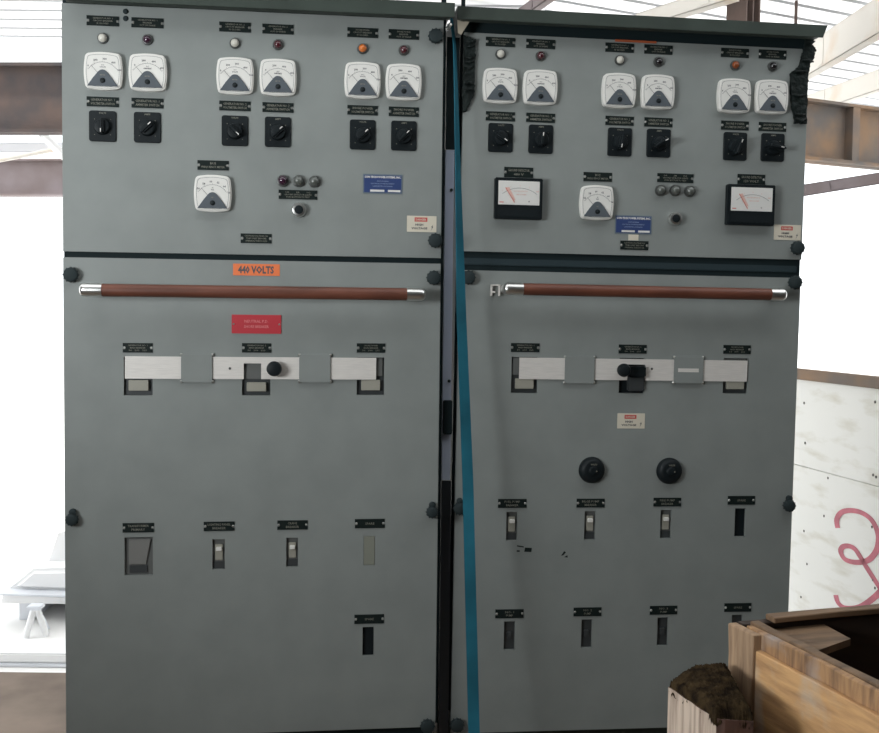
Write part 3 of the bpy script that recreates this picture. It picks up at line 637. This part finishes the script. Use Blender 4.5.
# ------------------------------------------------------------------ blue strap hanging down the gap
pts = [((450.5,12),0.050,0.016,55),((454.5,45),0.02,0.016,60),((456,90),-0.01,0.020,58),((458.2,183),-0.035,0.025,50),((461.6,320),-0.06,0.026,20),((467.8,480),-0.085,0.0275,5),((474,733),-0.20,0.0275,0)]
inv0 = cab_mw[0].inverted()
def on_plane(px, py, y):
    r_ = ray(px, py); t_ = (y-CAMP.y)/r_.y; return CAMP + r_*t_
ctr = [on_plane(*p, y) for p, y, w, a in pts]; ctr.append(Vector((ctr[-1].x+0.01, ctr[-1].y-0.07, 0.004)))
wa = [(w, a) for _, _, w, a in pts] + [(0.0275, 0)]
ctr = [ctr[0]+Vector((-0.004, 0.10, 0.028)), ctr[0]+Vector((0,0.0,0.02))] + ctr[0:]; wa = [wa[0], wa[0]] + wa
fine = []; 
for i in range(len(ctr)-1):
    for k in range(6):
        t_ = k/6; fine.append((ctr[i].lerp(ctr[i+1], t_), wa[i][0]*(1-t_)+wa[i+1][0]*t_, wa[i][1]*(1-t_)+wa[i+1][1]*t_))
fine.append((ctr[-1], *wa[-1]))
bm = bmesh.new(); prev = None
for p, w, a in fine:
    d = Vector((math.cos(math.radians(a)), math.sin(math.radians(a)), 0))*w/2; nrm = Vector((-d.y, d.x, 0)).normalized()*0.0010
    ring = [bm.verts.new(p+d+nrm), bm.verts.new(p-d+nrm), bm.verts.new(p-d-nrm), bm.verts.new(p+d-nrm)]
    if prev:
        for k in range(4): bm.faces.new((prev[k], prev[(k+1) % 4], ring[(k+1) % 4], ring[k]))
    else: bm.faces.new(ring[::-1])
    prev = ring
bm.faces.new(prev); bmesh.ops.recalc_face_normals(bm, faces=bm.faces[:])
mb = MB(); mb.merge(bm, 'strap'); o = mb.build('tie_down_strap', angle=1.0); tag(o, 'blue webbing strap hanging down between the two grey cabinets', 'strap')
# silver ratchet hook of the strap at the cabinet top
p = on_plane(448.5, 27, 0.0)
mb = MB(); mb.tube([p+Vector((-0.005,0.0,-0.007)), p+Vector((0.0,-0.003,0.0)), p+Vector((0.005,0,0.007))], 0.0048, 'chrome', 12); mb.build('strap_hook', o, label='bright metal hook')

# ------------------------------------------------------------------ setting: floor, yard, roof
def quadbox(corners, z0, z1, name, m, parent=None, **k):
    mb = MB(); n = len(corners); vs = [(c.x, c.y, z0) for c in corners]+[(c.x, c.y, z1) for c in corners]
    b = bmesh.new(); bv = [b.verts.new(v) for v in vs]; b.faces.new(bv[:n][::-1]); b.faces.new(bv[n:])
    for i in range(n): b.faces.new((bv[i], bv[(i+1) % n], bv[n+(i+1) % n], bv[n+i]))
    bmesh.ops.recalc_face_normals(b, faces=b.faces[:]); mb.merge(b, m); return mb.build(name, parent, **k)
fe = (Wz(0, 672, 0)-CAMP).dot(LF)
o = quadbox([LV(-5, -4, 0), LV(5, -4, 0), LV(5, fe, 0), LV(-5, fe, 0)], -0.15, 0.0, 'floor', 'concrete'); tag(o, kind='structure')
o = quadbox([LV(-60, -20, 0), LV(60, -20, 0), LV(60, 90, 0), LV(-60, 90, 0)], -0.40, -0.151, 'ground', 'sand'); tag(o, kind='structure')
# roof sheets: real folded ribs running along local x
ROOFH = EYE + 1.50
def roof(name, org, rz, x0, x1, y0, y1, pitch=0.17, h=0.03):
    b = bmesh.new(); prof = []; y = y0
    while y < y1:
        prof += [(y, 0), (y+pitch*0.78, 0), (y+pitch*0.84, h), (y+pitch*0.94, h)]; y += pitch
    prof.append((y, 0)); rows = [[b.verts.new((x, yy, zz)) for yy, zz in prof] for x in (x0, x1)]
    for i in range(len(prof)-1): b.faces.new((rows[0][i], rows[0][i+1], rows[1][i+1], rows[1][i]))
    mb = MB(); mb.merge(b, 'roof'); mb.mi('roofseam')
    for j_, f in enumerate(mb.bm.faces): f.material_index = 1 if j_ % 4 in (1, 3) else 0
    o = mb.build(name, None, org, angle=0.3, rot=(0,0,rz)); tag(o, kind='structure'); return o
aL = math.atan2(LR.y, LR.x)
yre = (W(30, 36, 1)-CAMP); Dre = 1.50/(yre.z)           # where the left roof edge lies
NEAR = 1.5
roof('ceiling', (CAMP.x, CAMP.y, ROOFH), aL, -4.2, 0.5, NEAR, Dre)
o = roof('ceiling_right', tuple(LV(0.52, 4.2, ROOFH+0.012)), aL+math.radians(27), -1.2, 7, -2.2, 3.6); o.name = 'ceiling'

def light_block(name, a, b_, th, z0, z1, m):
    n = Vector(((b_-a).y, -(b_-a).x, 0)).normalized()*th
    o = quadbox([a, b_, b_+n, a+n], z0, z1, name, m); tag(o, kind='structure'); return o
o = quadbox([LV(-4.2, -1.7, 0), LV(4.5, -1.7, 0), LV(4.5, NEAR-0.02, 0), LV(-4.2, NEAR-0.02, 0)], ROOFH+0.03, ROOFH+0.06, 'ceiling', 'blockdark'); tag(o, kind='structure')  # unseen opaque panel, added to block overhead light near the camera
light_block('light_block_left', LV(-1.75, 2.5, 0), LV(-1.75, -1.6, 0), 0.08, 0.0, 2.2, 'blockdark')  # unseen, added to block low sky light from the left
light_block('light_block_right', LV(1.95, -1.6, 0), LV(1.95, 3.0, 0), 0.08, 0.0, 2.2, 'blockdark')  # unseen, added to block low sky light from the right
light_block('light_block_back', LV(-3.0, -1.6, 0), LV(4.5, -1.6, 0), 0.1, 0.0, ROOFH-0.03, 'blockdark')  # unseen, added to block sky light from behind the camera
# steel members
def member(name, a, b_, w, h, m, label, cat='steel beam', profile='I', group=None, tilt=0, extra=None):
    """beam from a to b (points on its centre line): w wide, h deep"""
    a, b_ = Vector(a), Vector(b_); ln = (b_-a).length; o = empty(name, a)
    q = (b_-a).to_track_quat('X', 'Z'); o.rotation_mode = 'QUATERNION'; o.rotation_quaternion = q
    mb = MB()
    if profile == 'I':
        t = max(0.008, h*0.035)
        mb.box(0, ln, -t/2, t/2, -h/2, h/2, m); mb.build('web', o)
        for s in (-1, 1): f = MB(); f.box(0, ln, -w/2, w/2, *sorted((s*h/2, s*(h/2-t*1.4))), m); f.build('flange', o)
        if extra:
            f = MB(); f.box(extra, extra+0.05, -w/2+0.002, -t/2, -h/2+t*1.4, h/2-t*1.4, m); f.build('stiffener', o)
    else:
        mb.box(0, ln, -w/2, -w/2+0.004, -h/2, h/2, m); mb.box(0, ln, -w/2, w/2, -h/2, -h/2+0.004, m); mb.box(0, ln, -w/2, w/2, h/2-0.004, h/2, m)
        mb.build('channel', o)
        g = MB(); g.box(0.4, 0.47, -w/2-0.003, -w/2, -h/2+0.01, h/2-0.01, m); g.build('bolt_plate', o)
    tag(o, label, cat, group); return o
# left
def span(x0, x1, y, D, over=0.0): a, b_ = W(x0, y, D), W(x1, y, D); d = (b_-a).normalized(); return a-d*over, b_
member('steel_beam', *span(-120, 420, 99, 6.2), 0.10, 68*6.2/F, 'rustdark', 'deep rusty steel beam left of the left cabinet, directly under the bright roof sheets')
member('steel_beam', *span(-120, 420, 178, 8.5), 0.12, 36*8.5/F, 'rustpale', 'pale weathered steel beam left of the left cabinet, lower and farther than the rusty one')
chan = member('steel_channel', *span(-120, 420, 148, 6.5), 0.05, 9*6.5/F, 'shellgrey', 'thin grey steel channel seen between the two beams left of the left cabinet', 'steel channel', 'C')
a, b_ = W(-60, 172, 6.4), W(58, 149, 6.46)

def to_channel(mb, name, label, root=None):
    root = root or chan; g_ = mb.build(name, None); g_.parent = root; g_.matrix_parent_inverse = Matrix.LocRotScale(root.location, root.rotation_quaternion, None).inverted()
    if label: g_['label'] = label
def hanger(root, p):
    mb = MB(); mb.tube([p, Vector((p.x, p.y, ROOFH+0.004))], 0.008, 'post', 8); to_channel(mb, 'hanger_rod', None, root)
hanger(chan, W(200, 148, 6.5))
mb = MB(); mb.tube([a, b_], 0.013, 'purlin', 8); to_channel(mb, 'tie_rod', 'thin pale sloping rod')
a, b_ = W(42, 134, 6.30), W(66, 158, 6.46)

mb = MB(); d_ = b_-a; mb.tube([a, b_], 0.025, 'shellwhite', 8); to_channel(mb, 'diagonal_brace', 'short white diagonal brace end')
# right
a, b_ = W(700, 132-12.5, 5.27), W(960, 132+18.5, 6.05)
d1 = (W(806,131,5.5)); d2 = W(879,140.5,5.73); dv = (d2-d1).normalized(); dv.z = 0
member('steel_beam', d1-dv*1.3, d1+dv*2.0, 0.12, 0.31, 'rust', 'rusty steel beam right of the right cabinet, with an upright stiffener', extra=1.3+0.27)
a, b_ = W(806, 104, 5.6), W(900, 76, 4.9); a.z = b_.z = ROOFH-0.06
def roofline(p0, p1, drop): return Wz(*p0, ROOFH-drop), Wz(*p1, ROOFH-drop)
a, b_ = roofline((790, 112), (905, 72), 0.10); member('roof_purlin', a, b_, 0.06, 0.12, 'purlin', 'pale roof purlin meeting the rusty beam at the far right', 'roof purlin', 'C', 'roof purlins')
a, b_ = roofline((796, 70), (905, 2), 0.10); member('roof_purlin', a, b_, 0.06, 0.17, 'purlin', 'wide pale purlin with rust streaks just right of the canopy corner', 'roof purlin', 'C', 'roof purlins')
a, b_ = roofline((640, 22), (735, -8), 0.07); member('roof_purlin', a, b_, 0.06, 0.07, 'purlin', 'small pale purlin above the right cabinet, left of the brown post', 'roof purlin', 'C', 'roof purlins')
a, b_ = roofline((500, 30), (560, -12), 0.07); member('roof_purlin', a, b_, 0.04, 0.05, 'rustpale', 'thin brownish purlin above the left half of the right cabinet', 'roof purlin', 'C', 'roof purlins')
a, b_ = W(750, 199, 5.06), W(950, 167, 5.20)
ang_ = member('steel_angle', a, b_, 0.05, 0.055, 'rustpale', 'thin rusty steel angle running under the beam on the right', 'steel angle', 'C')
hanger(ang_, a.lerp(b_, 0.2))
# brown post above the right cabinet
p = W(743.5, 10, 4.95); wpost = 23*4.95/F
o = empty('steel_post', (p.x, p.y, 0), aL+math.radians(38))
mb = MB(); mb.box(-0.005, 0.005, -wpost/2, wpost/2, 0, ROOFH, 'post'); mb.build('web', o)
for s in (-1, 1): mb = MB(); mb.box(*sorted((s*wpost/2, s*(wpost/2-0.01))), -wpost/2, wpost/2, 0, ROOFH, 'post'); mb.build('flange', o)
tag(o, 'brown steel post rising behind the right cabinet to the roof', 'post')

# plywood barrier on the right: runs away from the camera
pa_, pb_ = W(797, 470, 4.0), W(879, 487, 3.5)
dirn = Vector((pb_.x-pa_.x, pb_.y-pa_.y, 0)).normalized(); far = Vector((pa_.x, pa_.y, 0))-dirn*1.0; LEN = 2.0
far_d = (far-CAMP).dot(LF)
o = empty('plywood_barrier', far); o.rotation_euler = (0, 0, math.atan2(dirn.y, dirn.x))
def onbar(px, py):
    """photo point on the barrier face -> s along, z"""
    n = Vector((-dirn.y, dirn.x, 0)); r_ = ray(px, py); t_ = (far-CAMP).dot(n)/r_.dot(n); q = CAMP+r_*t_; return (q-far).dot(dirn), q.z
ztop = onbar(797, 378)[1]; zrail = onbar(797, 368.6)[1]; zcr = onbar(797, 465)[1]
mb = MB(); mb.box(0, LEN, 0, 0.018, 0.05, zcr-0.001, 'ply', 0.002); mb.box(0, LEN, 0.001, 0.018, zcr+0.001, ztop, 'ply', 0.002)
panel = mb.build('plywood_sheet', o, label='white painted plywood sheet with nail spots'); tag(o, 'white painted plywood barrier with red sprayed squiggle at the right edge', 'barrier')
mb = MB(); mb.box(-0.02, LEN+0.02, -0.012, 0.035, ztop-0.004, zrail, 'rust', 0.003); mb.build('top_rail', o, label='rusty brown steel top rail')
mb = MB()
for s_ in (0.3, LEN-0.3): mb.box(s_, s_+0.06, 0.0185, 0.06, 0, ztop-0.01, 'rust')
mb.build('support_post', o)
g = MB()
stroke = [[(838,528),(837,520),(841,513),(849,510.5),(860,512),(870,518),(876,527),(879,538),(877,550),(870,559),(862,562),(853,562),(845,559),(841,552),(843,547),(849,546),(855,549),(860,556),(866,566),(873,577),(880,588),(884,597)],
          [(836,595),(838,602),(843,607),(850,608.5),(860,607),(870,601),(880,592),(886,582)]]
for st in stroke:
    P = [onbar(*q) for q in st]; sm = []
    for i in range(len(P)-1):
        p0, p1, p2, p3 = (Vector(P[max(i-1,0)]), Vector(P[i]), Vector(P[i+1]), Vector(P[min(i+2, len(P)-1)]))
        for k in range(5):
            t_ = k/5; sm.append(0.5*((2*p1)+(-p0+p2)*t_+(2*p0-5*p1+4*p2-p3)*t_*t_+(-p0+3*p1-3*p2+p3)*t_**3))
    vs = []; fs = []
    for i, q in enumerate(sm):
        d = (sm[min(i+1, len(sm)-1)]-sm[max(i-1, 0)]).normalized(); wz = 0.0085; n = Vector((-d.y*1.9, d.x))*wz
        vs += [(q.x+n.x, -0.0012, q.y+n.y), (q.x-n.x, -0.0012, q.y-n.y)]
        if i: fs.append((2*i-2, 2*i-1, 2*i+1, 2*i))
    g.geo(vs, fs, 'graffiti')
g.build('spray_mark', panel, label='red spray painted squiggle')
for q in ((804,403),(875,402),(805,443),(828,478),(873,475),(876,477),(824,516),(804,531),(872,527),(807,564),(873,580),(801,597),(875,588)):
    nb = MB(); s_, zz = onbar(*q); nb.lathe([(0.003,-0.0015),(0.005,-0.0008),(0.005,0.001)], 'nail', 8); nb.build('nail_spot', panel, (s_, 0, zz))

# white things in the yard, far left (washed out by daylight)
def yard(px, py, z=-0.15): return Wz(px, py, z)
k0 = (yard(0, 667)-CAMP).dot(LF); ct = LV(-1.9, k0+0.6, 0); 
o = empty('concrete_kerb', (LV(-2.2, k0, -0.15))); o.rotation_euler = (0,0,aL)
mb = MB(); mb.box(-1.2, 1.6, 0, 0.2, 0, 0.012, 'shellgrey', 0.003); mb.box(-1.2, 1.6, 0.012, 0.2, 0.012, 0.05, 'shellwhite', 0.006); mb.build('kerb_block', o); tag(o, 'low white slab lying just beyond the dusty floor at the left edge', 'slab')
D1 = 4.5; bz = W(30, 640, D1).z; bp = W(30, 640, D1)
o = empty('boat_on_trailer', (bp.x, bp.y, -0.15)); o.rotation_euler = (0,0,aL)
s = D1/F
mb = MB(); mb.prism([(-30*s, 0.10), (60*s, 0.10), (66*s, 32*s), (-28*s, 34*s)], 0, 0.9, 'shellwhite', bev=0.01); mb.build('hull', o)
mb = MB(); mb.prism([(-28*s, 34*s), (66*s, 32*s), (60*s, 58*s), (-2*s, 56*s)], 0.05, 0.85, 'shellwhite', bev=0.02); mb.build('deck', o)
mb = MB(); mb.prism([(-30*s, 33.2*s), (67*s, 31.5*s), (67*s, 33.5*s), (-30*s, 35*s)], -0.02, 0.92, 'shellgrey'); mb.build('rub_rail', o)
mb = MB(); mb.prism([(2*s, 56*s), (12*s, 86*s), (30*s, 92*s), (58*s, 72*s), (56*s, 57*s)], 0.2, 0.7, 'shellwhite', bev=0.01); mb.build('cabin', o)
mb = MB()
for xx in (-20*s, 40*s): mb.box(xx, xx+0.06, 0.1, 0.8, 0.0, 0.11, 'shellgrey')
mb.build('trailer_frame', o)
tag(o, 'white hull-shaped load on low bearers in the bright yard at far left', 'boat')
D2 = 4.36; bp = W(36, 646, D2); s = D2/F
o = empty('jack_stand', (bp.x, bp.y, -0.15)); o.rotation_euler = (0,0,aL)
for sx in (-1, 1):
    mb = MB(); mb.tube([(sx*9*s, 0.02*sx, 0.0), (sx*1.2*s, 0, 30*s)], 0.014, 'shellwhite', 10); mb.build('leg', o)
mb = MB(); mb.tube([(0, 0.12, 0.0), (0, 0.0, 30*s)], 0.014, 'shellgrey', 10); mb.build('leg', o)
mb = MB(); mb.box(-0.03, 0.03, -0.03, 0.03, 29*s, 33*s, 'shellgrey', 0.004); mb.build('top_plate', o)
tag(o, 'small pale three-legged stand in the yard, beside the left cabinet edge', 'stand')

# ------------------------------------------------------------------ foreground: wooden crate and split timber
ZC = EYE - 0.53
corner = Wz(743, 622, ZC); th = math.radians(17)
ex = (LR*math.cos(th) + LF*math.sin(th)).normalized(); angc = math.atan2(ex.y, ex.x)
o = empty('wooden_crate', (corner.x, corner.y, 0), angc)          # local x along the back board, -y towards the camera
tag(o, 'open-topped weathered wooden crate in the right foreground', 'crate')
SL, BL = 0.98, 0.74
def rough_board(x0, x1, y0, y1, z0, z1, m, name, seed=0, amp=0.003, n=10, label=None):
    rnd = random.Random(seed); b = bmesh.new(); bmesh.ops.create_cube(b, size=1)
    b.transform(Matrix.Translation(((x0+x1)/2, (y0+y1)/2, (z0+z1)/2)) @ Matrix.Diagonal((x1-x0, y1-y0, z1-z0, 1)))
    dims = (x1-x0, y1-y0, z1-z0); ax = dims.index(max(dims))
    es = [e for e in b.edges if abs((e.verts[0].co-e.verts[1].co)[ax]) > 1e-6]
    bmesh.ops.subdivide_edges(b, edges=es, cuts=n, use_grid_fill=True)
    for v in b.verts:
        for k in range(3):
            if k != ax: v.co[k] += rnd.uniform(-amp, amp)
    bmesh.ops.bevel(b, geom=[e for e in b.edges if len(e.link_faces) == 2 and e.calc_face_angle(0) > 1.0], offset=0.0015, segments=1, affect='EDGES')
    mb = MB(); mb.merge(b, m); return mb.build(name, o, angle=0.5, label=label)
# left side (seen from outside): plywood face with a batten along its top
BH = 0.072
rough_board(-0.012, 0.0, -SL, -0.056, 0.01, ZC-0.032, 'crateply', 'side_panel', 2, 0.0012, label='orange-tan weathered side panel')
rough_board(0.0005, 0.012, -SL, -0.012, ZC-BH, ZC-0.003, 'cratebatten', 'top_batten', 3, 0.0016, 14, label='stained batten nailed along the rim')
rough_board(0.013, 0.032, -SL, 0, ZC-0.085, ZC, 'cratetop', 'inner_rail', 4, 0.0012, 14)
rough_board(-0.016, 0.0, -0.055, 0.020, 0.0, ZC-0.006, 'postwood', 'corner_post', 5, 0.0012, 12, label='end-grain corner post')
rough_board(0.0, BL, 0.0, 0.018, 0.01, ZC-0.004, 'crateshade', 'back_panel', 6, 0.0010, 10)
rough_board(0.055, BL, -0.012, 0.016, ZC-0.003, ZC+0.007, 'cratetop', 'inner_rail', 7, 0.0012, 10)
rough_board(BL, BL+0.018, -SL, 0.018, 0.01, ZC, 'crateshade', 'side_panel', 8, 0.001)
rough_board(0.0, BL+0.018, -SL-0.018, -SL, 0.01, ZC, 'crateply', 'front_panel', 9, 0.001)
rough_board(0.013, BL-0.001, -SL+0.001, -0.001, 0.012, 0.03, 'crateshade', 'floor_board', 10, 0.0005)
b = bmesh.new(); gp = ((0.033,-0.001),(0.033,-0.135),(0.155,-0.085),(0.165,-0.001)); zg = ZC-0.016
lo = [b.verts.new((x_, y_, zg-0.012)) for x_, y_ in gp]; hi = [b.verts.new((x_, y_, zg)) for x_, y_ in gp]
b.faces.new(hi); b.faces.new(lo[::-1])
for i in range(4): b.faces.new((lo[i], lo[(i+1) % 4], hi[(i+1) % 4], hi[i]))
mb = MB(); mb.merge(b, 'cratetop'); mb.build('corner_gusset', o, label='triangular corner gusset board')
for k, (yy, zz) in enumerate(((-0.02, ZC-0.02), (-0.16, ZC-0.03), (-0.30, ZC-0.055))):
    pass

# split timber block left of the crate
ZT = EYE - 0.60
A_, B_, D_, G_, E_ = (Wz(*q, ZT) for q in ((668.5,680),(716,711),(754,714),(726,661.5),(694,664)))
cen = (A_+B_+D_+G_)/4; o = empty('timber_block', (cen.x, cen.y, 0))
tag(o, 'short pale timber block with dark dirty top standing left of the crate', 'timber block')
A_, B_, D_, G_, E_ = (Vector((q.x-cen.x, q.y-cen.y, 0)) for q in (A_, B_, D_, G_, E_))
rnd = random.Random(11); out = []; P = [A_, B_, D_, G_, E_]
for i in range(5):
    for k in range(8): q = P[i].lerp(P[(i+1) % 5], k/8); out.append(Vector((q.x+rnd.uniform(-.0016, .0016), q.y+rnd.uniform(-.0016, .0016), 0)))
b = bmesh.new(); lo = [b.verts.new((q.x, q.y, 0)) for q in out]; hi = [b.verts.new((q.x, q.y, ZT-0.012)) for q in out]; n = len(out)
for i in range(n): b.faces.new((lo[i], lo[(i+1) % n], hi[(i+1) % n], hi[i]))
b.faces.new(lo[::-1]); b.faces.new(hi)
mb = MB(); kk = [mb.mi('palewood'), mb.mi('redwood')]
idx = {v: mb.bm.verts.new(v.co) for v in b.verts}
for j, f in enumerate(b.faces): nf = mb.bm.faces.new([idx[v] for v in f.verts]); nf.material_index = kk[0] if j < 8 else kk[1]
b.free(); mb.build('split_timber', o, angle=0.4, label='pale grooved split face, red-brown on the other side')
b = bmesh.new(); bmesh.ops.create_grid(b, x_segments=44, y_segments=44, size=0.5)
for v in b.verts:
    u, w = v.co.x+0.5, v.co.y+0.5
    lft = A_.lerp(E_, w/0.4) if w < 0.4 else E_.lerp(G_, (w-0.4)/0.6); q = lft.lerp(B_.lerp(D_, w), u)
    edge = min(u, 1-u, w, 1-w); v.co = Vector((q.x, q.y, ZT-0.004+0.010*min(1, edge*8)+rnd.uniform(-.0025, .0035)))
    if edge < 0.001: v.co.x += rnd.uniform(-.0015, .0015); v.co.y += rnd.uniform(-.0015, .0015); v.co.z = ZT-0.016+rnd.uniform(-.010, .002)
mb = MB(); mb.merge(b, 'bark'); mb.build('dirt_crust', o, angle=3.0, label='dark crumbly crust on top')

# ------------------------------------------------------------------ light
w = bpy.data.worlds.new('sky'); sc.world = w; w.use_nodes = True
bg = w.node_tree.nodes['Background']; bg.inputs['Color'].default_value = (0.93, 0.97, 1.0, 1); bg.inputs['Strength'].default_value = 1.6
sun = bpy.data.lights.new('sun', 'SUN'); sun.energy = 3.0; sun.angle = math.radians(3); sun.color = (1.0, 0.96, 0.9)
so = bpy.data.objects.new('sun', sun); C.objects.link(so)
sd = (LR*-0.9 - LF*0.30 + Vector((0,0,1.2))).normalized(); so.rotation_euler = sd.to_track_quat('Z', 'Y').to_euler()

# area light added under the roof to brighten the upper doors
al = bpy.data.lights.new('overhead_fill', 'AREA'); al.shape = 'RECTANGLE'; al.size = 2.6; al.size_y = 0.8; al.energy = 3.5; al.color = (0.95, 0.98, 1.0)
ao = bpy.data.objects.new('overhead_fill', al); C.objects.link(ao); ao.location = LV(-0.25, 1.55, ROOFH-0.06); ao.rotation_euler = (0, 0, aL)
# area light added at the left beside the camera to brighten the doors
wl = bpy.data.lights.new('left_fill', 'AREA'); wl.shape = 'RECTANGLE'; wl.size = 1.3; wl.size_y = 0.8; wl.energy = 66; wl.color = (0.94, 0.98, 1.0)
wo = bpy.data.objects.new('left_fill', wl); C.objects.link(wo); wo.location = LV(-1.70, 0.75, 1.50)
wo.rotation_euler = (LR*-1.0 + LF*-0.35 - Vector((0,0,0.65))).to_track_quat('Z', 'Y').to_euler()
# ------------------------------------------------------------------ camera
cam = bpy.data.cameras.new('camera'); co = bpy.data.objects.new('camera', cam); C.objects.link(co)
cam.sensor_fit = 'HORIZONTAL'; cam.sensor_width = 36; cam.lens = 36*F/879; cam.clip_start = 0.05; cam.clip_end = 300
mw = Matrix((RIGHT, -DOWN, -FWD)).transposed().to_4x4(); mw.translation = CAMP; co.matrix_world = mw
sc.camera = co
sc.view_settings.view_transform = 'Standard'; sc.view_settings.look = 'None'; sc.view_settings.exposure = 0.5; sc.view_settings.gamma = 1.0
sc.view_settings.use_curve_mapping = False
